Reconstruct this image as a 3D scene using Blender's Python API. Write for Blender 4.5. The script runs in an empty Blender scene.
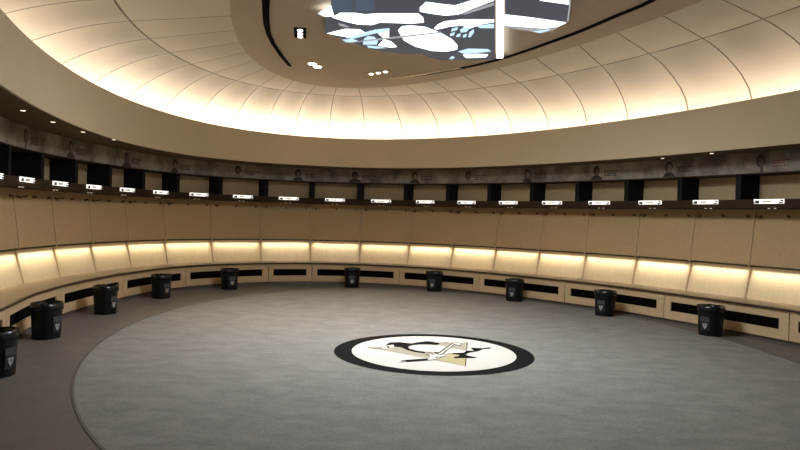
import bpy, bmesh, math, random
from mathutils import Vector, Matrix
random.seed(7)
scene = bpy.context.scene
COL = scene.collection

# ------------------------------------------------------------------ plan data (metres)
V = {1: (-4.56, 6.87), 2: (-4.84, 7.88), 3: (-4.99, 8.92), 4: (-5.03, 9.97), 5: (-4.96, 11.0),
     6: (-4.79, 12.03), 7: (-4.46, 12.98), 8: (-3.82, 13.86), 9: (-2.96, 14.52), 10: (-1.95, 14.92),
     11: (-0.87, 14.97), 12: (0.2, 14.71), 13: (1.11, 14.25), 14: (1.92, 13.65), 15: (2.65, 12.94),
     16: (3.32, 12.16), 17: (3.94, 11.34), 18: (4.46, 10.43), 19: (4.92, 9.55)}
E_WALL = (0.78, 6.602, 4.985, 8.78, 0.393, 2.134)
E_FB = (1.474, 4.763, 4.236, 9.556, 0.369, 2.401)
E_FT = (0.645, 6.726, 4.094, 7.541, 0.328, 2.062)
E_RING = (0.458, 8.12, 3.75, 5.68, 0.195, 2.0)
E_MID = (0.49, 7.06, 3.42, 6.25, 0.367, 2.0)
E_IN = (0.70, 6.70, 2.27, 5.80, 0.36, 2.0)
Z_SOFFIT, Z_FT, Z_TOP = 2.46, 3.05, 3.75

def ell(E, t, off=0.0):
    cx, cy, a, b, th, n = E
    c, s = math.cos(t), math.sin(t)
    u = (a + off) * math.copysign(abs(c) ** (2 / n), c)
    v = (b + off) * math.copysign(abs(s) ** (2 / n), s)
    return (cx + math.cos(th) * u - math.sin(th) * v, cy + math.sin(th) * u + math.cos(th) * v)

def ray_ell(E, p, d, off=0.0):
    """distance from p along unit d to the ellipse E (p inside)"""
    cx, cy, a, b, th, n = E
    a += off; b += off
    lo, hi = 0.0, 20.0
    for _ in range(40):
        m = (lo + hi) / 2
        x, y = p[0] + d[0] * m - cx, p[1] + d[1] * m - cy
        u = math.cos(th) * x + math.sin(th) * y; v = -math.sin(th) * x + math.cos(th) * y
        if abs(u / a) ** n + abs(v / b) ** n < 1: lo = m
        else: hi = m
    return lo

def walk(i0, step, n):
    """continue the stall line along the wall ellipse"""
    x, y = V[i0]
    best = min(range(3600), key=lambda k: (ell(E_WALL, k * math.pi / 1800)[0] - x) ** 2 + (ell(E_WALL, k * math.pi / 1800)[1] - y) ** 2)
    t = best * math.pi / 1800
    out = []
    px, py = x, y
    while len(out) < n:
        t += step * 0.0005
        q = ell(E_WALL, t)
        if math.hypot(q[0] - px, q[1] - py) >= 1.03:
            out.append(q); px, py = q
    return out
_l = walk(1, 1, 2)
V[0], V[-1] = _l[0], _l[1]
_r = walk(19, -1, 4)
V[20], V[21], V[22], V[23] = _r
I0, I1 = -1, 23
VP = {i: Vector(V[i]) for i in V}
NRM = {}
for i in range(I0, I1 + 1):
    a = VP[max(i - 1, I0)]; b = VP[min(i + 1, I1)]
    t = (b - a).normalized()
    NRM[i] = Vector((t.y, -t.x))

def cr(p0, p1, p2, p3, s):
    return .5 * ((2 * p1) + (-p0 + p2) * s + (2 * p0 - 5 * p1 + 4 * p2 - p3) * s * s + (-p0 + 3 * p1 - 3 * p2 + p3) * s ** 3)

def curve_pt(u, off=0.0):
    """smooth wall line; u in stall units, off metres towards the room"""
    i = min(max(int(math.floor(u)), I0), I1 - 1)
    s = u - i
    g = lambda k: VP[min(max(k, I0), I1)]
    p = cr(g(i - 1), g(i), g(i + 1), g(i + 2), s)
    n = (NRM[i] * (1 - s) + NRM[i + 1] * s).normalized()
    return p + n * off

def SP(i, s, off, z):
    """point of stall i: s across, off towards the room, height z (flat chord)"""
    a = VP[i] + NRM[i] * off; b = VP[i + 1] + NRM[i + 1] * off
    p = a * (1 - s) + b * s
    return Vector((p.x, p.y, z))

# ------------------------------------------------------------------ materials
MATS = {}
def mat(name, col, rough=0.6, metal=0.0, emit=None, es=0.0, noise=None, bump=0.0, spec=0.5, coat=0.0):
    if name in MATS: return MATS[name]
    m = bpy.data.materials.new(name); m.use_nodes = True
    nt = m.node_tree; b = nt.nodes['Principled BSDF']
    c = tuple(((v / 255) / 12.92 if v / 255 <= .04045 else ((v / 255 + .055) / 1.055) ** 2.4) for v in col)
    b.inputs['Base Color'].default_value = (*c, 1)
    b.inputs['Roughness'].default_value = rough
    b.inputs['Metallic'].default_value = metal
    b.inputs['Specular IOR Level'].default_value = spec
    b.inputs['Coat Weight'].default_value = coat
    if emit:
        b.inputs['Emission Color'].default_value = (*emit, 1)
        b.inputs['Emission Strength'].default_value = es
    if noise:
        # noise = (scale xyz, amount, detail)
        (sx, sy, sz), amt, det = noise
        tc = nt.nodes.new('ShaderNodeTexCoord'); mp = nt.nodes.new('ShaderNodeMapping')
        mp.inputs['Scale'].default_value = (sx, sy, sz)
        nz = nt.nodes.new('ShaderNodeTexNoise'); nz.inputs['Scale'].default_value = 1.0; nz.inputs['Detail'].default_value = det
        nz.inputs['Roughness'].default_value = 0.65
        rp = nt.nodes.new('ShaderNodeValToRGB')
        rp.color_ramp.elements[0].position = 0.3; rp.color_ramp.elements[1].position = 0.7
        rp.color_ramp.elements[0].color = (*[v * (1 - amt) for v in c], 1)
        rp.color_ramp.elements[1].color = (*[min(1, v * (1 + amt)) for v in c], 1)
        L = nt.links
        L.new(tc.outputs['Object'], mp.inputs['Vector']); L.new(mp.outputs['Vector'], nz.inputs['Vector'])
        L.new(nz.outputs['Fac'], rp.inputs['Fac']); L.new(rp.outputs['Color'], b.inputs['Base Color'])
        if bump:
            bp = nt.nodes.new('ShaderNodeBump'); bp.inputs['Strength'].default_value = bump; bp.inputs['Distance'].default_value = 0.004
            L.new(nz.outputs['Fac'], bp.inputs['Height']); L.new(bp.outputs['Normal'], b.inputs['Normal'])
    MATS[name] = m
    return m

M_PANEL = mat('tan_panel_fabric', (192, 160, 116), .75, noise=((60, 60, 14), .07, 3), spec=.3)
M_MAPLE = mat('light_maple', (226, 204, 164), .45, noise=((22, 22, 1.6), .07, 4), spec=.45)
M_FRONT = mat('maple_bench_front', (206, 174, 132), .5, noise=((3, 3, 30), .06, 4), spec=.4)
M_BENCH = mat('bench_top_maple', (128, 106, 80), .35, noise=((5, 5, 5), .12, 4), spec=.5)
M_FIN = mat('stall_fin_wood', (206, 176, 134), .55)
M_SHELF = mat('dark_brown_laminate', (58, 40, 25), .7, spec=.15)
M_DIV = mat('blackish_divider', (27, 25, 24), .7, spec=.15)
M_CUB = mat('beige_cubby_back', (194, 166, 124), .7, noise=((30, 30, 8), .05, 3))
M_EDGE = mat('dark_edge_strip', (38, 26, 18), .5)
M_SLOT = mat('slot_black_brown', (11, 7, 5), .95, spec=.05)
M_KICK = mat('dark_rubber_kick', (52, 44, 38), .6)
M_METAL = mat('dark_metal_hook', (72, 56, 40), .5)
M_PLATE = mat('backlit_nameplate_white', (215, 208, 196), .5, emit=(1, .93, .84), es=.75)
M_MARK = mat('nameplate_black_print', (28, 24, 22), .5)
M_TEXT = mat('nameplate_grey_print', (150, 142, 132), .5)
M_SPOT = mat('small_spot_lens', (200, 180, 150), .4, emit=(1, .82, .6), es=.35)
M_FASCIA = mat('warm_beige_plaster', (194, 175, 144), .8, noise=((1.2, 1.2, 1.2), .03, 3), spec=.25)
M_DOME = mat('cream_dome_panel', (222, 211, 192), .6, spec=.3)
M_SEAM = mat('dome_dark_seam', (112, 92, 68), .8)
M_DISC = mat('taupe_ceiling_plaster', (196, 178, 155), .8, spec=.2)
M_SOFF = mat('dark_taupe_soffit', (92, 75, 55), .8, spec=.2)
M_BIN = mat('black_bin_plastic', (9, 9, 10), .4, spec=.3)
M_LINER = mat('black_bin_liner', (13, 13, 15), .25)
M_LABEL = mat('bin_grey_label', (66, 65, 62), .5)
M_LABELW = mat('bin_white_mark', (170, 168, 162), .5)
M_LED = mat('led_warm', (255, 230, 190), .5, emit=(1, .80, .55), es=1.0)
M_LAMP = mat('lamp_disc_bright', (255, 240, 220), .5, emit=(1, .88, .74), es=4.0)
M_LAMPD = mat('soffit_lamp_disc', (255, 240, 220), .5, emit=(1, .86, .68), es=1.1)
M_BLACKT = mat('black_trim', (8, 7, 6), .95, spec=.05)
M_TRIM = mat('pale_metal_trim', (205, 188, 160), .35, metal=.3)

# ------------------------------------------------------------------ mesh helpers
class MB:
    def __init__(self, origin=(0, 0, 0)):
        self.v = []; self.f = []; self.m = []; self.mats = []; self.o = Vector(origin); self.smooth = False
    def mi(self, m):
        if m not in self.mats: self.mats.append(m)
        return self.mats.index(m)
    def add(self, verts, faces, m):
        b = len(self.v)
        self.v += [tuple(Vector(p) - self.o) for p in verts]
        k = self.mi(m)
        for f in faces:
            self.f.append([b + i for i in f]); self.m.append(k)
    def prism(self, A, B, m):
        """two matching outlines joined; caps both ends"""
        n = len(A)
        fs = [list(range(n))[::-1], [n + i for i in range(n)]]
        for i in range(n):
            j = (i + 1) % n
            fs.append([i, j, n + j, n + i])
        self.add(list(A) + list(B), fs, m)
    def loft(self, rings, m, close_ring=True, caps=True, loop=False):
        n = len(rings[0]); vs = [p for r in rings for p in r]; fs = []
        k = len(rings)
        for a in range(k if loop else k - 1):
            b = (a + 1) % k
            for i in range(n if close_ring else n - 1):
                j = (i + 1) % n
                fs.append([a * n + i, a * n + j, b * n + j, b * n + i])
        if caps and close_ring and not loop:
            fs.append(list(range(n))[::-1]); fs.append([(k - 1) * n + i for i in range(n)])
        self.add(vs, fs, m)
    def box(self, lo, hi, m):
        x0, y0, z0 = lo; x1, y1, z1 = hi
        self.prism([(x0, y0, z0), (x1, y0, z0), (x1, y1, z0), (x0, y1, z0)], [(x0, y0, z1), (x1, y0, z1), (x1, y1, z1), (x0, y1, z1)], m)
    def tube(self, a, b, r, m, n=8, r2=None):
        a, b = Vector(a), Vector(b); d = (b - a).normalized()
        u = d.orthogonal().normalized(); w = d.cross(u)
        r2 = r if r2 is None else r2
        R = lambda c, rr: [c + (u * math.cos(t) + w * math.sin(t)) * rr for t in [2 * math.pi * k / n for k in range(n)]]
        self.loft([R(a, r), R(b, r2)], m)
    def obj(self, name, parent=None, smooth=False, recalc=True, loc=None):
        me = bpy.data.meshes.new(name); me.from_pydata(self.v, [], self.f)
        for m in self.mats: me.materials.append(m)
        for p, k in zip(me.polygons, self.m): p.material_index = k; p.use_smooth = smooth
        if recalc:
            bm = bmesh.new(); bm.from_mesh(me); bmesh.ops.recalc_face_normals(bm, faces=bm.faces); bm.to_mesh(me); bm.free()
        me.validate(); me.update()
        o = bpy.data.objects.new(name, me); COL.objects.link(o)
        if parent: o.parent = parent
        o.location = loc if loc is not None else (self.o if not parent else (0, 0, 0))
        return o

def thing(name, label, cat, loc=(0, 0, 0), group=None):
    o = bpy.data.objects.new(name, None); COL.objects.link(o); o.location = loc; o.empty_display_size = .1
    o['label'] = label; o['category'] = cat
    if group: o['group'] = group
    return o
def tag(o, label, cat, group=None):
    o['label'] = label; o['category'] = cat
    if group: o['group'] = group
def struct(o, label=None):
    o['kind'] = 'structure'
    if label: o['label'] = label; o['category'] = label.split()[-1]
    return o
def poly_slab(mb, pts, z0, z1, m):
    mb.prism([(x, y, z0) for x, y in pts], [(x, y, z1) for x, y in pts], m)
def light(name, kind, loc, energy, color, size=None, size_y=None, direction=(0, 0, -1), spread=None, shape='RECTANGLE', along=None, blend=.6, cone=None):
    L = bpy.data.lights.new(name, kind); L.energy = energy; L.color = color
    if kind == 'AREA':
        L.shape = shape; L.size = size
        if size_y: L.size_y = size_y
        if spread: L.spread = spread
    elif kind == 'SPOT':
        L.spot_size = cone; L.spot_blend = blend; L.shadow_soft_size = size or .05
    o = bpy.data.objects.new(name, L); COL.objects.link(o); o.location = loc
    z = -Vector(direction).normalized()
    if along is not None:
        x = Vector(along); x = (x - z * x.dot(z)).normalized(); y = z.cross(x)
        o.matrix_world = Matrix.Translation(loc) @ Matrix((x, y, z)).transposed().to_4x4()
    else:
        o.rotation_euler = Vector(direction).to_track_quat('-Z', 'Y').to_euler()
    return o
ORD = ['first', 'second', 'third', 'fourth', 'fifth', 'sixth', 'seventh', 'eighth', 'ninth', 'tenth', 'eleventh', 'twelfth',
       'thirteenth', 'fourteenth', 'fifteenth', 'sixteenth', 'seventeenth', 'eighteenth', 'nineteenth', 'twentieth']
def place(k, n, what):
    if k == 0: return 'leftmost of the ' + what
    if k == n - 1: return 'rightmost of the ' + what
    if k < n / 2: return ORD[k] + ' of the ' + what + ' from the left'
    return (ORD[n - 1 - k] + ' of the ' + what + ' from the right')
LOGO={
    'triangle': [(-0.731,0.121), (-0.563,0.190), (-0.395,0.314), (-0.215,0.373), (0.066,0.568), (0.425,0.605), (0.353,-0.062), (0.281,-0.689), (-0.136,-0.341), (-0.417,-0.104)],
    'gold': [(0.030,-0.420), (0.135,-0.150), (0.346,-0.099), (0.281,-0.689)],
    'belly': [(-0.275,0.218), (-0.242,0.315), (-0.164,0.381), (-0.036,0.378), (0.079,0.361), (0.092,0.336), (0.164,0.279), (0.257,0.174), (0.365,0.062), (0.349,-0.062), (0.260,-0.086), (0.201,-0.070), (0.139,-0.090), (0.064,-0.130), (0.032,-0.032), (-0.054,-0.056), (-0.174,-0.010), (-0.246,0.073)],
    'body': [(-0.527,0.248), (-0.510,0.366), (-0.473,0.454), (-0.369,0.490), (-0.240,0.425), (-0.161,0.506), (-0.053,0.593), (0.052,0.580), (-0.013,0.556), (0.064,0.525), (0.097,0.473), (0.056,0.385), (0.080,0.381), (-0.036,0.378), (-0.138,0.371), (-0.216,0.319), (-0.255,0.260), (-0.275,0.178), (-0.258,0.104), (-0.174,0.002), (-0.078,-0.047), (0.068,-0.051), (0.063,-0.136), (-0.010,-0.146), (-0.116,-0.112), (-0.223,-0.048), (-0.283,0.037), (-0.319,0.108), (-0.357,0.193), (-0.419,0.197), (-0.458,0.258), (-0.488,0.214)],
    'face': [(-0.562,0.139), (-0.508,0.264), (-0.439,0.314), (-0.426,0.197), (-0.480,0.086), (-0.517,0.055), (-0.554,0.075)],
    'eye': [(-0.513,0.197), (-0.482,0.215), (-0.481,0.111), (-0.505,0.108)],
    'beak': [(-0.731,0.121), (-0.606,0.171), (-0.563,0.177), (-0.555,0.101), (-0.615,0.054)],
    'flipper': [(0.103,0.530), (0.197,0.558), (0.210,0.469), (0.363,0.511), (0.415,0.575), (0.368,0.094), (0.260,0.207), (0.100,0.364)],
    'glove_top': [(0.253,0.524), (0.306,0.602), (0.368,0.569), (0.355,0.420), (0.298,0.365), (0.257,0.413)],
    'glove_low': [(-0.096,-0.049), (-0.005,-0.049), (0.013,-0.166), (-0.038,-0.231), (-0.095,-0.192)],
    'glove_mid': [(-0.047,-0.204), (0.015,-0.166), (0.087,-0.157), (0.137,-0.126), (0.128,-0.256), (0.054,-0.305), (-0.000,-0.451), (-0.057,-0.447)],
    'shaft_o': [(0.021,-0.165), (0.247,0.523), (0.293,0.529), (0.086,-0.169), (0.012,-0.428), (-0.017,-0.431)],
    'shaft': [(0.041,-0.163), (0.254,0.482), (0.272,0.484), (0.075,-0.158), (0.010,-0.395), (-0.003,-0.397)],
    'blade': [(-0.312,-0.512), (-0.080,-0.406), (-0.078,-0.477), (-0.301,-0.585)],
    'blade_grip': [(-0.080,-0.406), (-0.043,-0.357), (-0.012,-0.314), (-0.012,-0.425), (-0.049,-0.473), (-0.078,-0.477)],
    'blade_tip': [(-0.368,-0.615), (-0.357,-0.550), (-0.317,-0.507), (-0.309,-0.523), (-0.310,-0.576), (-0.335,-0.568), (-0.359,-0.613)],
    'skate': [(0.200,-0.082), (0.325,-0.041), (0.366,0.075), (0.460,0.088), (0.428,0.198), (0.440,0.251), (0.553,0.241), (0.660,0.308), (0.655,0.255), (0.550,0.202), (0.510,0.095), (0.422,0.021), (0.359,-0.061), (0.326,-0.155), (0.379,-0.223), (0.445,-0.261), (0.406,-0.300), (0.299,-0.313), (0.240,-0.321), (0.197,-0.343), (0.199,-0.281), (0.240,-0.253), (0.277,-0.167), (0.197,-0.118)],
    'edge': [(0.419,0.605), (0.430,0.606), (0.285,-0.698), (0.277,-0.689)],
}
SCREEN={
    'spill': [(-0.970,7.549),(-0.796,7.252),(-0.800,7.640),(-0.904,7.660)],
    'body': [(-0.567,5.007), (-0.832,7.611), (-0.900,7.617), (-0.983,8.365), (-0.818,8.581), (-0.611,8.906), (-0.398,9.148), (-0.090,9.280), (0.238,9.300), (0.357,9.519), (0.502,9.622), (1.263,9.505), (0.625,4.936)],
    'side': [(0.697,4.932), (1.076,7.386), (1.137,7.820), (1.143,7.901), (1.471,8.038), (1.604,8.111), (1.727,7.970), (1.803,7.658), (1.816,7.598), (1.687,6.974), (1.089,4.909)],
    'bar': [(0.640,4.936), (0.694,4.932), (1.353,9.347), (1.263,9.357)],
    's_dark': [(0.722,5.096), (1.076,7.386), (1.804,7.619), (1.675,7.008), (1.356,6.906), (0.907,5.084)],
    's_top': [(0.907,5.084), (1.356,6.906), (1.675,7.008), (1.127,5.071)],
    's_band': [(1.076,7.422), (1.366,7.488), (1.803,7.658), (1.746,7.803), (1.618,7.897), (1.131,7.820)],
    's_lens': [(1.507,8.043), (1.662,7.943), (1.692,7.973), (1.601,8.098)],
    'tint1': [(-0.569,5.174), (-0.795,7.461), (-0.586,7.443), (-0.424,5.165)],
    'tint2': [(-0.394,5.164), (-0.542,7.439), (-0.345,7.422), (-0.258,5.155)],
    'arm1': [(-0.829,7.687), (-0.723,7.509), (-0.557,7.495), (-0.449,7.540), (-0.304,7.490), (0.135,7.451), (0.194,7.594), (0.212,7.786), (0.076,7.838), (-0.292,7.833), (-0.388,7.943), (-0.551,7.937), (-0.694,7.830)],
    'arm2': [(0.150,7.239), (0.207,7.050), (0.408,7.116), (0.514,7.140), (0.727,6.896), (0.870,6.761), (0.895,6.945), (0.684,7.261), (0.572,7.449), (0.433,7.498), (0.265,7.440), (0.154,7.378)],
    'bar2': [(0.572,7.449), (0.687,7.296), (0.904,7.008), (0.918,7.105), (0.658,7.441)],
    'sk1': [(-0.958,8.363), (-0.719,8.142), (-0.540,8.146), (-0.477,8.316), (-0.662,8.518), (-0.807,8.462)],
    'sk2': [(-0.750,8.527), (-0.551,8.323), (-0.360,8.129), (-0.192,8.049), (-0.181,8.133), (-0.404,8.331), (-0.667,8.589)],
    'sk3': [(-0.796,8.627), (-0.667,8.589), (-0.596,8.654), (-0.654,8.759), (-0.755,8.744)],
    'sk4': [(-0.514,8.550), (-0.458,8.428), (-0.384,8.443), (-0.341,8.628), (-0.360,8.829), (-0.543,8.848)],
    'sk5': [(-0.330,8.301), (-0.194,8.178), (-0.199,8.471), (-0.262,8.525)],
    'sk6': [(-0.264,8.572), (-0.177,8.660), (-0.102,8.930), (-0.194,8.966), (-0.349,8.878)],
    'sk7': [(-0.493,8.893), (-0.324,8.927), (-0.247,8.998), (-0.381,9.038), (-0.485,8.996)],
    'sk8': [(-0.782,7.918), (-0.715,7.953), (-0.654,8.072), (-0.702,8.076), (-0.768,8.020)],
    'oval': [(-0.086,8.145), (-0.039,7.972), (0.054,7.922), (0.230,7.967), (0.418,8.184), (0.585,8.486), (0.678,8.770), (0.688,8.977), (0.578,9.096), (0.365,9.092), (0.133,8.879), (-0.012,8.595)],
    'line': [(-0.840,8.828), (-0.414,8.564), (-0.062,8.379), (0.427,8.130), (0.431,8.191), (-0.062,8.467), (-0.417,8.636)],
    'arm3': [(0.338,8.019), (0.376,7.851), (0.437,7.726), (0.632,7.630), (0.986,7.598), (0.999,7.693), (0.854,7.806), (0.757,7.979), (0.653,7.865), (0.519,7.919), (0.431,8.010), (0.375,8.058)],
    'tip': [(0.813,7.850), (1.007,7.752), (1.032,7.932), (0.871,7.947)],
    'g1': [(0.548,7.999), (0.613,7.930), (0.612,8.057), (0.546,8.127)],
    'g2': [(0.645,8.032), (0.691,7.902), (0.753,7.938), (0.735,8.109), (0.668,8.159)],
    'g3': [(0.541,8.216), (0.595,8.144), (0.594,8.278), (0.549,8.327)],
    'g4': [(0.628,8.252), (0.670,8.181), (0.672,8.338), (0.625,8.365)],
    'g5': [(0.702,8.267), (0.743,8.196), (0.747,8.353), (0.712,8.380)],
    'g6': [(0.770,8.106), (0.806,7.995), (0.822,8.144), (0.798,8.371), (0.769,8.328)],
    'sk9': [(0.711,9.082), (0.827,8.909), (1.088,8.907), (1.144,9.034), (0.943,9.138), (0.803,9.209)],
    'sk10': [(0.794,9.267), (0.963,9.192), (1.126,9.202), (1.121,9.373), (0.851,9.433)],
    'sk11': [(0.622,9.518), (0.650,9.340), (0.696,9.392), (0.677,9.512)],
}
SLOT_L= [(-1.548, 7.336, -1.461, 7.329), (-1.618, 7.694, -1.537, 7.687), (-1.703, 8.172, -1.627, 8.165), (-1.761, 8.663, -1.703, 8.658), (-1.788, 9.109, -1.737, 9.155), (-1.8, 9.776, -1.747, 9.8), (-1.781, 10.442, -1.738, 10.505)]
SLOT_R= [(-0.23, 11.246), (0.161, 10.999), (0.559, 10.614), (0.982, 10.181), (1.401, 9.596), (1.806, 8.787), (2.089, 8.153), (2.311, 7.532), (2.502, 6.999)]
# ---- light levels
LED_W, COVE_W, COVE_OFF, COVE_Z, COVE_TILT, DOWN_W, SCREEN_W, EXPOSURE = 1.05, 4.8, 1.1, 2.80, .05, 95.0, 125.0, 0.87
LED_SP = 75
# ------------------------------------------------------------------ floor
def floor_mat(name, c1, c2, rough, streak):
    m = bpy.data.materials.new(name); m.use_nodes = True; nt = m.node_tree; b = nt.nodes['Principled BSDF']; L = nt.links
    lin = lambda c: tuple(((v / 255) / 12.92 if v / 255 <= .04045 else ((v / 255 + .055) / 1.055) ** 2.4) for v in c)
    tc = nt.nodes.new('ShaderNodeTexCoord')
    mp = nt.nodes.new('ShaderNodeMapping'); mp.inputs['Scale'].default_value = streak; mp.inputs['Rotation'].default_value = (0, 0, .15)
    n1 = nt.nodes.new('ShaderNodeTexNoise'); n1.inputs['Scale'].default_value = 1.0; n1.inputs['Detail'].default_value = 6; n1.inputs['Roughness'].default_value = .7
    n2 = nt.nodes.new('ShaderNodeTexNoise'); n2.inputs['Scale'].default_value = 45; n2.inputs['Detail'].default_value = 2
    mx = nt.nodes.new('ShaderNodeMix'); mx.data_type = 'FLOAT'; mx.inputs[0].default_value = .38
    rp = nt.nodes.new('ShaderNodeValToRGB'); rp.color_ramp.elements[0].position = .32; rp.color_ramp.elements[1].position = .68
    rp.color_ramp.elements[0].color = (*lin(c1), 1); rp.color_ramp.elements[1].color = (*lin(c2), 1)
    L.new(tc.outputs['Object'], mp.inputs['Vector']); L.new(mp.outputs['Vector'], n1.inputs['Vector']); L.new(tc.outputs['Object'], n2.inputs['Vector'])
    L.new(n1.outputs['Fac'], mx.inputs[2]); L.new(n2.outputs['Fac'], mx.inputs[3]); L.new(mx.outputs[0], rp.inputs['Fac'])
    L.new(rp.outputs['Color'], b.inputs['Base Color']); b.inputs['Roughness'].default_value = rough
    b.inputs['Specular IOR Level'].default_value = .35
    return m
M_FL_OUT = floor_mat('taupe_rubber_flooring', (94, 87, 80), (117, 109, 100), .5, (3, 3, 3))
M_FL_IN = floor_mat('mottled_grey_carpet', (108, 103, 96), (144, 138, 129), .85, (3.0, 4.6, 3))
M_FL_LINE = mat('floor_joint_line', (96, 87, 78), .7)

N = 160
TT = [2 * math.pi * k / N for k in range(N)]
mb = MB()
mb.prism([(*ell(E_WALL, t, .55), -.05) for t in TT], [(*ell(E_WALL, t, .55), 0.0) for t in TT], M_FL_OUT)
fl = struct(mb.obj('floor'))
mb = MB()
poly_slab(mb, [ell(E_RING, t) for t in TT], -.002, .003, M_FL_IN)
mb.obj('floor_inlay', fl)
mb = MB()
mb.loft([[(*ell(E_RING, t, o), z) for o, z in ((.0, .0), (.022, .0), (.022, .0045), (.0, .0045))] for t in TT], M_FL_LINE, loop=True)
mb.obj('inlay_border', fl)

# ------------------------------------------------------------------ floor emblem
CX, CY = 0.40, 7.36
emb = thing('floor_emblem', 'round white hockey team emblem with a skating penguin on the grey floor', 'emblem', (CX, CY, .003))
M_WHITE = mat('emblem_white', (214, 204, 190), .6, spec=.15)
M_BLK = mat('emblem_charcoal', (17, 15, 14), .8, spec=.1)
M_GOLDG = mat('emblem_grey_gold', (166, 154, 132), .6)
M_GOLD = mat('emblem_gold', (182, 164, 118), .6)
def circ(r, z, n=96, ry=None): return [(r * math.cos(2 * math.pi * k / n), (ry or r) * math.sin(2 * math.pi * k / n), z) for k in range(n)]
mb = MB(); mb.prism(circ(1.075, 0, ry=1.11), circ(1.075, .002, ry=1.11), M_BLK); mb.obj('border_ring', emb)['label'] = 'charcoal ring'
mb = MB(); mb.prism(circ(.885, .002, ry=.945), circ(.885, .004, ry=.945), M_WHITE); mb.obj('white_disc', emb)
def flat(parts, name, lab, z):
    mb = MB()
    for key, m, dz in parts:
        poly_slab(mb, LOGO[key], z + dz, z + dz + .001, m)
    o = mb.obj(name, emb); o['label'] = lab
flat([('triangle', M_GOLDG, 0), ('gold', M_GOLD, .001), ('edge', M_BLK, .0015)], 'triangle', 'grey gold triangle', .004)
flat([('flipper', M_GOLDG, .0), ('belly', M_WHITE, .0005), ('body', M_BLK, .0015), ('face', M_WHITE, .0025), ('beak', M_GOLDG, .0025), ('eye', M_BLK, .0035), ('skate', M_BLK, .0025)], 'penguin_figure', 'black and white skating penguin', .006)
flat([('shaft_o', M_BLK, 0), ('shaft', M_WHITE, .001), ('blade', M_BLK, .001), ('blade_grip', M_WHITE, .001), ('blade_tip', M_WHITE, .001), ('glove_top', M_WHITE, .0015), ('glove_low', M_GOLDG, .0015), ('glove_mid', M_WHITE, .002)], 'hockey_stick', 'white hockey stick with black blade and gloves', .010)
# small glove outlines, surface pattern of the figure
for x, y, a, l in ((.30, .55, .4, .07), (.34, .46, 1.0, .07), (.27, .42, -.5, .05), (-.05, -.10, .3, .06), (-.02, -.18, 2.0, .05), (.06, -.20, .5, .07), (.02, -.33, 1.1, .07), (.11, -.20, -1.0, .05), (.17, .50, .6, .05), (-.33, -.55, .4, .05)):
    mb = MB(); dx, dy = math.cos(a) * l / 2, math.sin(a) * l / 2; nx, ny = -math.sin(a) * .008, math.cos(a) * .008
    poly_slab(mb, [(x - dx - nx, y - dy - ny), (x + dx - nx, y + dy - ny), (x + dx + nx, y + dy + ny), (x - dx + nx, y - dy + ny)], .0135, .0145, M_BLK); mb.obj('glove_line', emb)

# ------------------------------------------------------------------ walls
M_WALL = mat('beige_wall_paint', (190, 165, 130), .8, spec=.2)
mb = MB()
us = [I0 + k * .25 for k in range(int((I1 - I0) * 4) + 1)]
mb.loft([[(*curve_pt(u, -.30), 0), (*curve_pt(u, -.42), 0), (*curve_pt(u, -.42), 3.7), (*curve_pt(u, -.30), 3.7)] for u in us], M_WALL)
struct(mb.obj('wall_far'))
# the plain remainder of the oval, behind the photographer
def param_of(p):
    return min(TT2, key=lambda t: (ell(E_WALL, t, .36)[0] - p[0]) ** 2 + (ell(E_WALL, t, .36)[1] - p[1]) ** 2)
TT2 = [2 * math.pi * k / 1440 for k in range(1440)]
ta = param_of(curve_pt(I0, -.36)); tb = param_of(curve_pt(I1, -.36))
if tb < ta: tb += 2 * math.pi
mb = MB()
mb.loft([[(*ell(E_WALL, ta + (tb - ta) * k / 60, o), z) for o, z in ((.30, 0), (.42, 0), (.42, 3.7), (.30, 3.7))] for k in range(61)], M_WALL)
struct(mb.obj('wall_near'))

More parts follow.
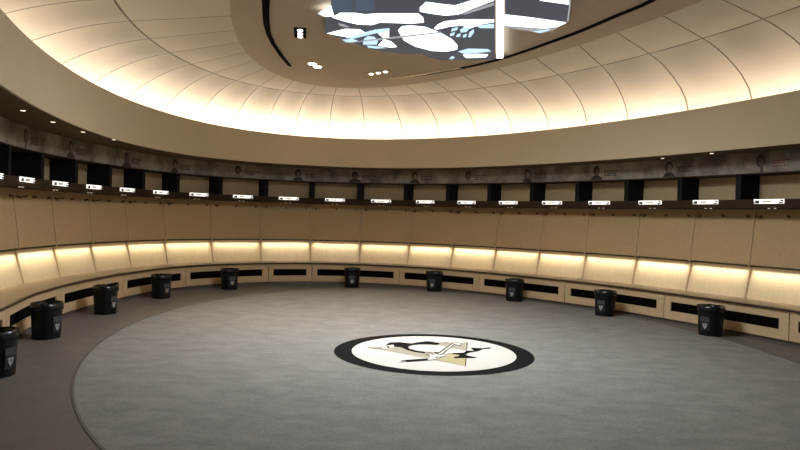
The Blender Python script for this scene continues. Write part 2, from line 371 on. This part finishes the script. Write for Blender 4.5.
# ------------------------------------------------------------------ locker stalls
STALLS = list(range(1, 20))
Z0, ZB, ZP, ZS0, ZS1, ZM = .45, .906, 1.70, 1.71, 1.825, 2.18
OP = -.106                       # panel top sits back, panel bottom at 0
OF = .28                         # shelf and divider front
ns = len(STALLS)
DESC = {}
for k, i in enumerate(STALLS):
    mid = SP(i, .5, 0, 0)
    lab = 'open maple locker stall with lit white nameplate, ' + place(k, ns, 'stalls')
    if i == 9: lab = 'open maple locker stall at the far end, above the bench front with one short slot'
    st = thing('locker_stall', lab, 'locker stall', tuple(mid), 'locker stalls along the curved wall')
    def build(name, fn, parent=st, **kw):
        mb = MB(mid); fn(mb); return mb.obj(name, parent, **kw)
    def slab(prof, s0, s1, m):
        def f(mb): mb.prism([SP(i, s0, o, z) for o, z in prof], [SP(i, s1, o, z) for o, z in prof], m)
        return f
    build('backrest', slab([(.06, Z0), (-.070, .93), (-.09, .93), (.04, Z0)], .012, .988, M_MAPLE))['label'] = 'light maple backrest, lit from above'
    pn = build('wardrobe_panel', slab([(0, ZB), (OP, ZP), (OP - .025, ZP), (-.025, ZB)], .010, .990, M_PANEL))
    pn['label'] = 'tan wardrobe panel'
    build('bottom_edge', slab([(.005, ZB - .014), (.003, ZB + .012), (-.026, ZB + .012), (-.026, ZB - .014)], .02, .975, M_EDGE), pn)
    for q0, q1 in ((.001, .0075), (.9925, .999)):
        build('side_board', slab([(.070, Z0 + .001), (-.035, ZB - .02), (.012, ZB), (OP + .014, ZP - .011), (-.24, ZP - .011), (-.24, Z0 + .001)], q0, q1, M_FIN))
    build('shelf', slab([(OF, ZS0), (OF, ZS1), (-.16, ZS1), (-.16, ZS0 - .01), (OP, ZS0 - .01)], .001, .999, M_SHELF))['label'] = 'dark brown shelf'
    build('cubby_back', slab([(OP, ZS1), (OP, ZM - .014), (OP - .028, ZM - .014), (OP - .028, ZS1)], .044, .956, M_CUB))
    for q0, q1 in ((.001, .043), (.957, .999)):
        build('cubby_side', slab([(OF - .005, ZS1), (OF - .005, ZM - .014), (OP - .03, ZM - .014), (OP - .03, ZS1)], q0, q1, M_DIV))['label'] = 'blackish cubby side'
    # nameplate
    def plate(mb): mb.prism([SP(i, .265, o, z) for o, z in ((OF, 1.765), (OF + .018, 1.765), (OF + .018, 1.824), (OF, 1.824))], [SP(i, .690, o, z) for o, z in ((OF, 1.765), (OF + .018, 1.765), (OF + .018, 1.824), (OF, 1.824))], M_PLATE)
    npl = build('nameplate', plate); npl['label'] = 'backlit white nameplate'
    def q(s0, s1, z0, z1, m, mb): mb.prism([SP(i, s0, o, z) for o, z in ((OF + .018, z0), (OF + .020, z0), (OF + .020, z1), (OF + .018, z1))], [SP(i, s1, o, z) for o, z in ((OF + .018, z0), (OF + .020, z0), (OF + .020, z1), (OF + .018, z1))], m)
    for g in ((.285, .345, 1.769, 1.808, M_MARK), (.268, .280, 1.768, 1.790, M_TEXT), (.625, .688, 1.768, 1.785, M_MARK), (.645, .688, 1.796, 1.814, M_MARK)):
        build('printed_mark', lambda mb: q(*g, mb), npl)
    def letters(mb):
        r = random.Random(i * 5 + 1); s = .40; e = .50 + .05 * r.random()
        q(s, e, 1.779, 1.783, M_TEXT, mb)
        while s < e:
            w = .008 + .006 * r.random(); q(s, s + w, 1.781, 1.806, M_TEXT, mb); s += w + .006
    build('lettering', letters, npl)
    for s in (.43, .52):
        c = SP(i, s, OF - .06, ZS0 - .002)
        build('spotlight', lambda mb: mb.tube(c + Vector((0, 0, .002)), c - Vector((0, 0, .008)), .014, M_SPOT, 10))
    # hooks on the panel
    for s, ln in ((.10, .13), (.50, .045), (.90, .045)):
        zz = 1.60; o0 = OP * (zz - ZB) / (ZP - ZB)
        def hook(mb):
            a = SP(i, s, o0, zz); b = SP(i, s, o0 + ln, zz)
            mb.tube(a, SP(i, s, o0 + .008, zz), .020, M_METAL, 10)
            mb.tube(a, b, .008, M_METAL, 8)
            mb.tube(b, b + Vector((0, 0, .022)), .008, M_METAL, 8)
            if ln > .1: mb.tube(a + Vector((0, 0, -.005)), SP(i, s, o0 + .05, zz - .035), .006, M_METAL, 6)
        build('coat_hook', hook)
    # led strip above the backrest, hidden behind the panel's lower edge
    def led(mb): mb.prism([SP(i, .06, o, z) for o, z in ((-.040, .925), (-.060, .925), (-.060, .935), (-.040, .935))], [SP(i, .94, o, z) for o, z in ((-.040, .925), (-.060, .925), (-.060, .935), (-.040, .935))], M_LED)
    build('led_strip', led)
    a, b = SP(i, .05, -.010, ZB - .015), SP(i, .95, -.010, ZB - .015)
    inn = (NRM[i] + NRM[i + 1]).normalized()
    light('stall_light', 'AREA', (a + b) / 2, LED_W * random.choice((.85, 1, 1, 1.12)), (1, .88, .68), (b - a).length, .02, direction=(inn.x * .02, inn.y * .02, -1), along=b - a, spread=math.radians(LED_SP))

# ------------------------------------------------------------------ bench
mb = MB()
us = [I0 + k * .125 for k in range(int((I1 - I0) * 8) + 1)]
mb.loft([[(*curve_pt(u, o), z) for o, z in ((-.02, Z0), (.560, Z0), (.571, Z0 - .006), (.571, Z0 - .024), (.560, Z0 - .03), (-.02, Z0 - .03))] for u in us], M_BENCH)
bt = mb.obj('locker_bench'); tag(bt, 'continuous curved wooden bench seat running under all the lockers', 'bench')
mb = MB()
mb.loft([[(*curve_pt(u, o), z) for o, z in ((.565, Z0 - .031), (.575, Z0 - .031), (.575, Z0 - .012), (.565, Z0 - .012))] for u in us], M_EDGE)
mb.obj('edge_band', bt)['label'] = 'dark edge band'
bays = [(-1, 1), (1, 3), (3, 5), (5, 7), (7, 9), (9, 10), (10, 12), (12, 14), (14, 16), (16, 18), (18, 20), (20, 22)]
bays = [b for b in bays]
BL = {}
def bay_pts(u, o, z): return Vector((*curve_pt(u, o), z))
for k, (a, b) in enumerate(bays):
    um = (a + b) / 2; mid = bay_pts(um, .54, 0)
    if (a, b) == (9, 10): lab = 'narrow maple bench front with one short dark slot and no bin before it'
    else:
        kk = k if k < 5 else k - 1
        lab = 'maple bench front with long dark slot, ' + place(kk, len(bays) - 1, 'long slots')
    bc = thing('bench_cabinet', lab, 'bench cabinet', tuple(mid), 'bench cabinets along the curved wall')
    SL0, SL1 = .175, .312
    e0, e1 = (.12, .13) if b - a == 1 else (.12, .14)
    def rows(u0, u1, prof, m, n=None):
        mb_ = MB(mid); n = n or max(2, int((u1 - u0) * 8))
        mb_.loft([[bay_pts(u0 + (u1 - u0) * j / n, o, z) for o, z in prof] for j in range(n + 1)], m)
        return mb_
    g = .006
    fp = MB(mid)
    def addrows(u0, u1, z0, z1, o=.54, th=.02, m=M_FRONT):
        n = max(1, int((u1 - u0) * 8))
        fp.loft([[bay_pts(u0 + (u1 - u0) * j / n, oo, z) for oo, z in ((o, z0), (o, z1), (o - th, z1), (o - th, z0))] for j in range(n + 1)], m)
    addrows(a + g, b - g, .052, SL0); addrows(a + g, b - g, SL1, .419)
    addrows(a + g, a + e0, SL0, SL1); addrows(b - e1, b - g, SL0, SL1)
    fpo = fp.obj('front_panel', bc)
    sl = rows(a + e0 - .01, b - e1 + .01, [(.522, SL0 - .005), (.522, SL1 + .005), (.515, SL1 + .005), (.515, SL0 - .005)], M_SLOT).obj('vent_slot', fpo); sl['label'] = 'dark recessed slot'
    rows(a, b, [(.490, 0), (.490, .06), (.475, .06), (.475, 0)], M_KICK).obj('toe_kick', bc)['label'] = 'dark toe kick'
    # cabinet carcass behind
    rows(a + .01, b - .01, [(.47, .02), (.47, .41), (-.05, .41), (-.05, .02)], M_FIN).obj('carcass', bc)
# low floor cove strip in front of the toe kick
mb = MB()
mb.loft([[(*curve_pt(u, o), z) for o, z in ((.491, 0), (.60, 0), (.60, .006), (.505, .012), (.495, .05), (.491, .05))] for u in us], mat('grey_vinyl_cove', (96, 86, 78), .5))
struct(mb.obj('baseboard_far'))

# ------------------------------------------------------------------ mural frieze with portraits
def mural_mat():
    m = bpy.data.materials.new('grey_brown_mural'); m.use_nodes = True; nt = m.node_tree; b = nt.nodes['Principled BSDF']; L = nt.links
    tc = nt.nodes.new('ShaderNodeTexCoord'); n1 = nt.nodes.new('ShaderNodeTexNoise'); n1.inputs['Scale'].default_value = 2.4; n1.inputs['Detail'].default_value = 6; n1.inputs['Roughness'].default_value = .62
    rp = nt.nodes.new('ShaderNodeValToRGB')
    for e, (p, c) in zip(rp.color_ramp.elements, ((.36, (.10, .082, .060)), (.66, (.38, .32, .25)))): e.position = p; e.color = (*c, 1)
    L.new(tc.outputs['Object'], n1.inputs['Vector']); L.new(n1.outputs['Fac'], rp.inputs['Fac']); L.new(rp.outputs['Color'], b.inputs['Base Color']); b.inputs['Roughness'].default_value = .6
    return m
mur = thing('mural_frieze', 'long grey-brown photo frieze with player portraits above the lockers', 'mural', (0, 0, ZM))
mb = MB((0, 0, ZM))
mb.loft([[(*curve_pt(u, o), z) for o, z in ((OF, ZM), (OF, Z_SOFFIT - .001), (OF - .03, Z_SOFFIT - .001), (OF - .03, ZM))] for u in us], mural_mat())
mb.obj('printed_band', mur)
mb = MB((0, 0, ZM))
mb.loft([[(*curve_pt(u, o), z) for o, z in ((OF + .004, ZM - .012), (OF + .004, ZM), (-.16, ZM), (-.16, ZM - .012))] for u in us], M_SHELF)
mb.obj('lower_rail', mur)['label'] = 'dark lower rail'
M_P1 = mat('portrait_dark', (40, 33, 27), .6); M_P2 = mat('portrait_grey', (128, 115, 96), .6); M_P3 = mat('portrait_mid', (90, 78, 64), .6); M_PR = mat('caption_red_brown', (120, 62, 48), .6)
PU = [2.45, 3.8, 5.47, 6.9, 8.37, 9.67, 10.9, 12.2, 13.5, 14.9, 16.4, 17.8, 19.35]
for k, u in enumerate(PU):
    r = random.Random(k + 40)
    o0 = OF + .0015
    def fp_(pts, m, d, mb):   # pts in (metres along, z)
        mb.prism([(*curve_pt(u + x / 1.05, o0 + d), z) for x, z in pts], [(*curve_pt(u + x / 1.05, o0 + d + .001), z) for x, z in pts], m)
    ellp = lambda cx, cz, a, b, n=14: [(cx + a * math.cos(2 * math.pi * q / n), cz + b * math.sin(2 * math.pi * q / n)) for q in range(n)]
    mb = MB((0, 0, ZM))
    w = .10 + .05 * r.random(); sh = r.uniform(-.02, .02)
    fp_([(-w, ZM + .005), (w, ZM + .005), (w * .85, ZM + .05), (w * .3, ZM + .085), (-w * .3, ZM + .085), (-w * .85, ZM + .05)], M_P1 if k % 4 else M_P2, .0, mb)
    fp_(ellp(sh, ZM + .160, .070, .090), M_P1, .001, mb)
    fp_(ellp(sh + .010, ZM + .142, .044, .062), M_P2 if k % 2 else M_P3, .002, mb)
    if k % 3 == 0: fp_([(-.02, ZM + .005), (.03, ZM + .005), (.015, ZM + .08), (-.01, ZM + .08)], M_P1, .002, mb)
    mb.obj('portrait', mur)
    mb = MB((0, 0, ZM))
    for row in range(3):
        x = .16; end = .16 + (.26, .20, .24)[row] + r.uniform(-.04, .04)
        while x < end:
            l = r.uniform(.03, .07); fp_([(x, ZM + .14 - row * .035), (x + l, ZM + .14 - row * .035), (x + l, ZM + .158 - row * .035), (x, ZM + .158 - row * .035)], M_PR if k == 12 else M_P1, .0, mb); x += l + .012
    mb.obj('caption', mur)

# ------------------------------------------------------------------ soffit, fascia
def ringE(E, t, off, z): return Vector((*ell(E, t, off), z))
mb = MB()
mb.loft([[ringE(E_FB, t, 0.0, Z_SOFFIT), Vector((*_w, Z_SOFFIT)), Vector((*_w, Z_SOFFIT + .05)), ringE(E_FB, t, 0.0, Z_SOFFIT + .05)]
         for t, _w in [(t, ell(E_WALL, t, .42)) for t in TT]], M_FASCIA, loop=True) if False else None
# centre of the oval, used for radial directions
CC = (0.62, 6.75)
def radial(t):
    d = Vector((math.cos(t), math.sin(t))); return d
def at(E, t, off, z):
    d = radial(t); r = ray_ell(E, CC, d) + off
    return Vector((CC[0] + d.x * r, CC[1] + d.y * r, z))
# evenly spaced directions along the oval (denser at the long ends)
DIR = []
for k in range(N):
    p = ell((CC[0], CC[1], 4.1, 7.2, .37, 2.0), 2 * math.pi * k / N)
    DIR.append(math.atan2(p[1] - CC[1], p[0] - CC[0]))
def fb_at(t, off, z):
    # lower fascia line; the fitted curve is only used on the photographed side
    d = radial(t); r1 = ray_ell(E_FB, CC, d); r2 = ray_ell(E_FT, CC, d)
    w = min(1, max(0, (CC[1] + d.y * r2 - 3.0) / 3.0))
    r = r2 * (1 - w) + r1 * w + off
    return Vector((CC[0] + d.x * r, CC[1] + d.y * r, z))
mb = MB()
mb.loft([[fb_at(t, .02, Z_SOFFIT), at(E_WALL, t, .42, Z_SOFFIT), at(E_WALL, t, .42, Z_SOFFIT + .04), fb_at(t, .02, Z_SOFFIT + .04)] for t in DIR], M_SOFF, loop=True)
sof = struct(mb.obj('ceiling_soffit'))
mb = MB()
mb.loft([[fb_at(t, 0, Z_SOFFIT - .004), fb_at(t, .03, Z_SOFFIT - .004), at(E_FT, t, .03, Z_FT - .004), at(E_FT, t, .022, Z_FT), at(E_FT, t, .006, Z_FT), at(E_FT, t, 0, Z_FT - .006)] for t in DIR], M_FASCIA, loop=True)
t1 = struct(mb.obj('trim_1', smooth=True)); t1.data.set_sharp_from_angle(angle=.5)

# ------------------------------------------------------------------ dome
DELTA = [(0, -.7), (8.6, -1.4), (16, -2.8), (45, 0), (74, 2.3), (83, 3.7), (92.7, 5.6), (100.5, 9), (110, 9.5), (125, 8), (140, 5), (160, 1.5), (180, -.7)]
def delta(a):
    a = a % 180
    for (x0, y0), (x1, y1) in zip(DELTA, DELTA[1:]):
        if a <= x1: return y0 + (y1 - y0) * (a - x0) / (x1 - x0)
NS = 44
def dome_pt(ang, v, pil):
    """ang in degrees of the mid ring; v 0 inner ring, 1 mid ring, 1..2 outwards to the wall"""
    pm = Vector(ell(E_MID, math.radians(ang))); pi = Vector(ell(E_IN, math.radians(ang + delta(ang))))
    d = (pm - pi); L = d.length; d = d / L
    if v <= 1:
        p = pi + d * (L * v); z = Z_TOP - .030 * math.sin(math.pi * v) * pil
        return Vector((p.x, p.y, z))
    smax = ray_ell(E_WALL, pm, d, .34)
    s = (v - 1) * smax; p = pm + d * s
    z = Z_TOP - .088 * s * s - .062 * pil * min(1, s / .3) * min(1, (2 - v) / .3) - 4.0 * max(0, v - 1.75) ** 2 
    return Vector((p.x, p.y, max(z, 2.75)))
mb = MB()
VV = [0, .25, .5, .75, .992, 1.008, 1.12, 1.25, 1.4, 1.55, 1.7, 1.85, 2.0]
KK = 8
cols = []
for s in range(NS):
    a0 = .8 + s * 360 / NS; w = 360 / NS; e = .011
    for q in [0, e] + [e + (1 - 2 * e) * j / KK for j in range(1, KK + 1)]:
        # q = 0 .. e is the dark joint; pillow between the joints
        x = max(0, min(1, (q - e) / (1 - 2 * e))) if q > e else 0
        pil = 1 - (2 * x - 1) ** 2 if q > e else 0
        cols.append((a0 + q * w, pil, q == 0 or q == 1 - e and False))
# add closing joint column at 1-e is the last q, next sector starts at q=0 -> joint spans (1-e .. e)
base = []
for ang, pil, _ in cols:
    base.append([dome_pt(ang, v, pil) for v in VV])
nC = len(cols); nV = len(VV); per = KK + 2
vs = [p for c in base for p in c]
mb.v = [tuple(p) for p in vs]; kd = mb.mi(M_DOME); kj = mb.mi(M_SEAM)
for c in range(nC):
    c2 = (c + 1) % nC; lc = c % per
    joint = lc == 0 or lc == per - 1
    for j in range(nV - 1):
        mb.f.append([c * nV + j, c * nV + j + 1, c2 * nV + j + 1, c2 * nV + j])
        mb.m.append(kj if (joint or j == 4) else kd)
dome = struct(mb.obj('ceiling', smooth=True, recalc=False))
mb = MB()
pts = [ell(E_IN, 2 * math.pi * k / N, .01) for k in range(N)]
poly_slab(mb, pts, Z_TOP - .006, Z_TOP + .06, M_DISC)
mb.obj('ceiling_disc', dome)['kind'] = 'structure'
# upper slab closing the roof void
mb = MB(); mb.prism([(*ell(E_WALL, t, .55), 3.86) for t in TT], [(*ell(E_WALL, t, .55), 3.96) for t in TT], M_WALL)
struct(mb.obj('ceiling_slab'))

# curved air slots in the plaster disc
ts = thing('ceiling_slot', 'long black curved air slot in the plaster ceiling, left of the video screen', 'air slot', (-1.7, 8.8, Z_TOP - .006))
L_ = [(a, b, c, d) for a, b, c, d in SLOT_L]
L_ = [(L_[0][0] + .18, L_[0][1] - 1.2, L_[0][2] + .18, L_[0][3] - 1.2), (L_[0][0] + .08, L_[0][1] - .6, L_[0][2] + .08, L_[0][3] - .6)] + L_
mb = MB((-1.7, 8.8, Z_TOP - .006))
mb.loft([[(a, b, Z_TOP - .022), (c, d, Z_TOP - .022), (c, d, Z_TOP - .006), (a, b, Z_TOP - .006)] for a, b, c, d in L_], M_BLACKT); mb.obj('slot', ts)
mb = MB((-1.7, 8.8, Z_TOP - .006))
mb.loft([[(a - .02, b, Z_TOP - .024), (a - .001, b, Z_TOP - .024), (a - .001, b, Z_TOP - .006), (a - .02, b, Z_TOP - .006)] for a, b, c, d in L_], M_DISC); mb.obj('slot_trim', ts)
ts = thing('ceiling_slot', 'thin black curved air slot with pale trim, right of the video screen', 'air slot', (1.4, 9.6, Z_TOP - .006))
R_ = [Vector(p) for p in SLOT_R]; R_.append(R_[-1] + Vector((.12, -.8)))
mbA = MB((1.4, 9.6, Z_TOP - .006)); mbB = MB((1.4, 9.6, Z_TOP - .006))
ringsA, ringsB = [], []
M_ = []
for j in range(len(R_) - 1):
    g = lambda k: R_[min(max(k, 0), len(R_) - 1)]
    for q in range(4): M_.append(cr(g(j - 1), g(j), g(j + 1), g(j + 2), q / 4))
for j, p in enumerate(M_):
    t = (M_[min(j + 1, len(M_) - 1)] - M_[max(j - 1, 0)]).normalized(); n = Vector((t.y, -t.x))   # n towards the centre
    q = lambda a, z: (*(p + n * a), z)
    f = min(1, j / 6)
    ringsA.append([q(-.030 * f - .004, Z_TOP - .020), q(.022 * f, Z_TOP - .020), q(.022 * f, Z_TOP - .006), q(-.030 * f - .004, Z_TOP - .006)])
    if j < 12: ringsB.append([q(.022 * f, Z_TOP - .024), q(.022 * f + .045, Z_TOP - .024), q(.022 * f + .045, Z_TOP - .006), q(.022 * f, Z_TOP - .006)])
mbA.loft(ringsA, M_BLACKT); mbA.obj('slot', ts); mbB.loft(ringsB, M_TRIM); mbB.obj('slot_trim', ts)

# ------------------------------------------------------------------ video display
vd = thing('video_display', 'big glowing video display with white and blue hockey imagery under the ceiling', 'video display', (0.2, 7.4, 3.69))
M_SCR = mat('screen_dark', (9, 10, 12), .5, spec=.1, emit=(.032, .037, .046), es=1.0)
M_SCRB = mat('screen_blue_grey', (9, 10, 12), .5, spec=.1, emit=(.034, .052, .080), es=1.0)
M_SCRW = mat('screen_white', (200, 200, 200), .3, emit=(.86, .95, 1.0), es=1.6)
M_SCRL = mat('screen_light_blue', (120, 150, 180), .3, emit=(.42, .62, .78), es=.75)
M_SCRG = mat('screen_grey', (90, 95, 100), .3, emit=(.16, .175, .20), es=1.0)
M_CASE = mat('display_casing', (40, 42, 46), .5)
O3 = (0.2, 7.4, 3.69)
mb = MB(O3); poly_slab(mb, SCREEN['body'], 3.69, Z_TOP - .008, M_CASE); mb.obj('casing', vd)
mb = MB(O3); poly_slab(mb, SCREEN['body'], 3.688, 3.690, M_SCR)
def scr(keys, m, z, mb):
    for k in keys: poly_slab(mb, SCREEN[k], z, z + .0015, m)
scr(['tint1', 'tint2'], M_SCRB, 3.686, mb)
scr(['bar2', 'sk8'], M_SCRG, 3.686, mb)
scr(['spill', 'arm1', 'arm2', 'oval', 'arm3', 'sk1', 'sk5', 'sk6', 'sk10'], M_SCRW, 3.684, mb)
scr(['sk2', 'sk3', 'sk4', 'sk7', 'sk9', 'tip', 'sk11', 'g1', 'g2', 'g3', 'g4', 'g5', 'g6'], M_SCRL, 3.682, mb)
scr(['line'], M_SCRG, 3.680, mb)
mb.obj('screen', vd)['label'] = 'dark screen with white shapes and skates'
mb = MB(O3); poly_slab(mb, SCREEN['bar'], 3.672, 3.70, M_SCRW); mb.obj('light_bar', vd)['label'] = 'straight white light bar'
mb = MB(O3); poly_slab(mb, SCREEN['side'], 3.690, Z_TOP - .008, M_CASE)
scr(['side'], M_SCRG, 3.688, mb); scr(['s_dark'], M_SCR, 3.686, mb); scr(['s_top', 's_band'], M_SCRW, 3.684, mb); scr(['s_lens'], M_SCRL, 3.684, mb)
mb.obj('side_screen', vd)['label'] = 'smaller side screen with white band'

# ------------------------------------------------------------------ recessed downlights
def downlight(c, ang, lab, n=3, pitch=.150, r=.032):
    z = Z_TOP - .006
    t = thing('recessed_downlight', lab, 'ceiling light', (*c, z), 'downlights in the plaster ceiling')
    ca, sa = math.cos(ang), math.sin(ang)
    W, H = n * pitch / 2 + .01, .075
    P4 = [(c[0] + ca * x - sa * y, c[1] + sa * x + ca * y) for x, y in ((-W, -H), (W, -H), (W, H), (-W, H))]
    mb = MB((*c, z)); poly_slab(mb, P4, z - .008, z, M_BLACKT if n == 3 and lab.startswith('black') else M_DISC); mb.obj('frame', t)
    for k in range(n):
        x = (k - (n - 1) / 2) * pitch
        p = Vector((c[0] + ca * x, c[1] + sa * x, z - .008))
        mb = MB((*c, z)); mb.tube(p, p - Vector((0, 0, .012)), r, M_LAMP, 16); mb.obj('lamp', t)
    light('downlight_lamp', 'SPOT', (c[0], c[1], z - .05), DOWN_W, (1, .90, .78), .06, cone=math.radians(95), blend=.8)
downlight((-1.32, 8.58), math.radians(98), 'black framed triple ceiling light, topmost left of the video display')
downlight((-1.36, 10.38), math.radians(74), 'slanted ceiling light below and left of the video display', 2, .2, .06)
downlight((-0.41, 10.80), math.radians(-40), 'triple ceiling light right of the slanted pair, beside the thin slot')
DL = [(-3.935, 7.052), (-4.067, 7.918), (-4.154, 8.854), (-4.118, 9.725)]
for k, c in enumerate(DL):
    t = thing('soffit_downlight', 'tiny round soffit downlight above the left lockers, ' + ('nearest of four', 'second nearest of four', 'second farthest of four', 'farthest of four')[k], 'ceiling light', (*c, Z_SOFFIT), 'tiny downlights in the left soffit')
    c3 = Vector((*c, Z_SOFFIT))
    mb = MB(c3); mb.tube(c3, c3 - Vector((0, 0, .006)), .045, M_SOFF, 20); mb.obj('trim_ring', t)
    mb = MB(c3); mb.tube(c3 - Vector((0, 0, .006)), c3 - Vector((0, 0, .009)), .026, M_LAMPD, 16); mb.obj('lamp', t)
# two small spots at the fascia foot on the right
for k, c in enumerate([(4.29, 9.43), (3.94, 10.28)]):
    c3 = Vector((*c, Z_SOFFIT)); t = thing('soffit_downlight', ('tiny downlight beside the right fascia, ' + ('nearer' if k == 0 else 'farther') + ' of the two'), 'ceiling light', c3, 'tiny downlights in the right soffit')
    mb = MB(c3); mb.tube(c3, c3 - Vector((0, 0, .006)), .045, M_SOFF, 20); mb.obj('trim_ring', t)
    mb = MB(c3); mb.tube(c3 - Vector((0, 0, .006)), c3 - Vector((0, 0, .009)), .026, M_LAMPD, 16); mb.obj('lamp', t)

# ------------------------------------------------------------------ waste bins
BIN = [(-3.50, 5.66), (-3.86, 7.47), (-4.03, 9.36), (-3.92, 11.23), (-3.19, 12.81), (-0.94, 13.76), (0.75, 13.43), (2.11, 12.12), (3.24, 10.5), (4.13, 8.87)]
H = .39
def rr(w, d, z, n=32, p=2.35):
    out = []
    for k in range(n):
        t = 2 * math.pi * k / n; c, s = math.cos(t), math.sin(t)
        out.append(Vector((w * math.copysign(abs(c) ** (2 / p), c), d * math.copysign(abs(s) ** (2 / p), s), z)))
    return out
def bin_meshes():
    body = MB()
    prof = [(.140, 0), (.145, .006), (.158, H - .05), (.158, H - .035), (.163, H - .032), (.165, H - .006), (.156, H), (.148, H), (.146, H - .05), (.135, .02)]
    rings = [rr(w, w * .92, z) for w, z in prof]
    body.loft(rings, M_BIN)
    lin = MB(); r = random.Random(5)
    def crumple(w, z, a):
        return [p + Vector((r.uniform(-a, a), r.uniform(-a, a), r.uniform(-a, a))) for p in rr(w, w * .92, z)]
    rings = [crumple(.163, H - .075, .004), crumple(.169, H - .03, .004), crumple(.167, H + .004, .006), crumple(.152, H + .010, .007), crumple(.132, H - .01, .01), crumple(.112, H - .10, .01), crumple(.08, H - .16, .01)]
    lin.loft(rings, M_LINER)
    lab = MB()
    y = lambda z: -(.145 + (z - .006) * (.158 - .145) / (H - .056)) * .92 - .003
    def lq(x0, x1, z0, z1, d, m): lab.prism([(x0, y(z0) - d, z0), (x1, y(z0) - d, z0), (x1, y(z1) - d, z1), (x0, y(z1) - d, z1)], [(x0, y(z0) - d - .002, z0), (x1, y(z0) - d - .002, z0), (x1, y(z1) - d - .002, z1), (x0, y(z1) - d - .002, z1)], m)
    lq(-.062, .062, .190, .250, 0, M_LABEL)
    lq(-.062, .062, .075, .188, 0, M_MARK)
    def tri(pts, d, m): lab.prism([(x, y(z) - d, z) for x, z in pts], [(x, y(z) - d - .002, z) for x, z in pts], m)
    tri([(-.034, .165), (.034, .165), (.020, .118), (0, .092), (-.020, .118)], .002, M_LABELW)
    tri([(-.010, .158), (.012, .150), (.004, .128)], .004, M_LABEL)
    return body, lin, lab
b0, l0, e0_ = bin_meshes()
proto = thing('waste_bin', 'x', 'waste bin', (0, 0, 0), 'black bins along the bench')
pb_ = b0.obj('bin_body', proto, smooth=False); pl_ = l0.obj('bin_liner', proto, smooth=True, recalc=True); pe_ = e0_.obj('bin_label', proto)
pl_['label'] = 'crumpled shiny black bin liner'; pe_['label'] = 'grey and white label'
for i, (x, y) in enumerate(BIN):
    if i == 0: root = proto
    else:
        root = proto.copy(); COL.objects.link(root)
        for ch in (pb_, pl_, pe_):
            c = ch.copy(); COL.objects.link(c); c.parent = root
    d = Vector((x, y)).normalized()
    p = Vector((x, y)) + d * .14
    # keep the bin just clear of the bench front
    best = min((curve_pt(I0 + k * .1, .59) for k in range(int((I1 - I0) * 10))), key=lambda q: (q - p).length)
    kbest = min(range(int((I1 - I0) * 10)), key=lambda k: (curve_pt(I0 + k * .1, .59) - p).length)
    inn = (curve_pt(I0 + kbest * .1, 1.0) - curve_pt(I0 + kbest * .1, .59)).normalized()
    dist = (p - best).dot(inn)
    if dist < .185: p = p + inn * (.185 - dist)
    side = Vector((-d.y, d.x)) * (.035 if i > 5 else 0.0)
    p = p + side
    root.location = (p.x, p.y, 0.0)
    face = {0: .8, 1: .85, 2: .85, 3: .7, 4: .4, 5: .0, 6: -.32, 7: -.35, 8: -.45, 9: -.5}[i]
    root.rotation_euler = (0, 0, math.atan2(-d.x, d.y) * 1.0 + face)
    root['label'] = 'black plastic waste bin with liner and label, ' + place(i, len(BIN), 'ten bins')

# ------------------------------------------------------------------ lights in the cove
NL = 44
for k in range(NL):
    t = DIR[int(k * N / NL)]; t2 = DIR[int((k + 1) * N / NL) % N]
    p = at(E_FT, t, COVE_OFF, COVE_Z); p2 = at(E_FT, t2, COVE_OFF, COVE_Z)
    dd = (p2 - p); d = radial(t)
    light('cove_light', 'AREA', (p + p2) / 2, COVE_W * (1.0 + .25 * max(0, math.sin(t - .2))), (1, .89, .75), dd.length, .10, direction=(d.x * COVE_TILT, d.y * COVE_TILT, 1), along=dd)
light('screen_glow', 'AREA', (0.25, 7.6, 3.66), SCREEN_W, (.80, .90, 1), 1.6, 1.6, direction=(0, 0, -1))

# ------------------------------------------------------------------ world, camera, view
w = bpy.data.worlds.new('World'); scene.world = w; w.use_nodes = True
w.node_tree.nodes['Background'].inputs[0].default_value = (.9, .8, .65, 1); w.node_tree.nodes['Background'].inputs[1].default_value = .02
cam = bpy.data.cameras.new('Camera'); co = bpy.data.objects.new('Camera', cam); COL.objects.link(co); scene.camera = co
F, PITCH, ROLL, HC = 679.8, -0.0107, 0.0267, 1.449
cam.sensor_width = 36; cam.lens = F * 36 / 800; cam.clip_start = .05
cp, sp = math.cos(PITCH), math.sin(PITCH); cr_, sr_ = math.cos(ROLL), math.sin(ROLL)
fwd = Vector((0, cp, sp)); up0 = Vector((0, -sp, cp)); right0 = Vector((1, 0, 0))
# image u = cr*ux - sr*uy , v(down) = sr*ux + cr*uy
right = right0 * cr_ + up0 * sr_; up = up0 * cr_ - right0 * sr_
co.matrix_world = Matrix.Translation((0, 0, HC)) @ Matrix((right, up, -fwd)).transposed().to_4x4()
scene.view_settings.view_transform = 'Standard'; scene.view_settings.look = 'None'; scene.view_settings.gamma = 1.0
scene.view_settings.use_curve_mapping = False; scene.view_settings.exposure = EXPOSURE
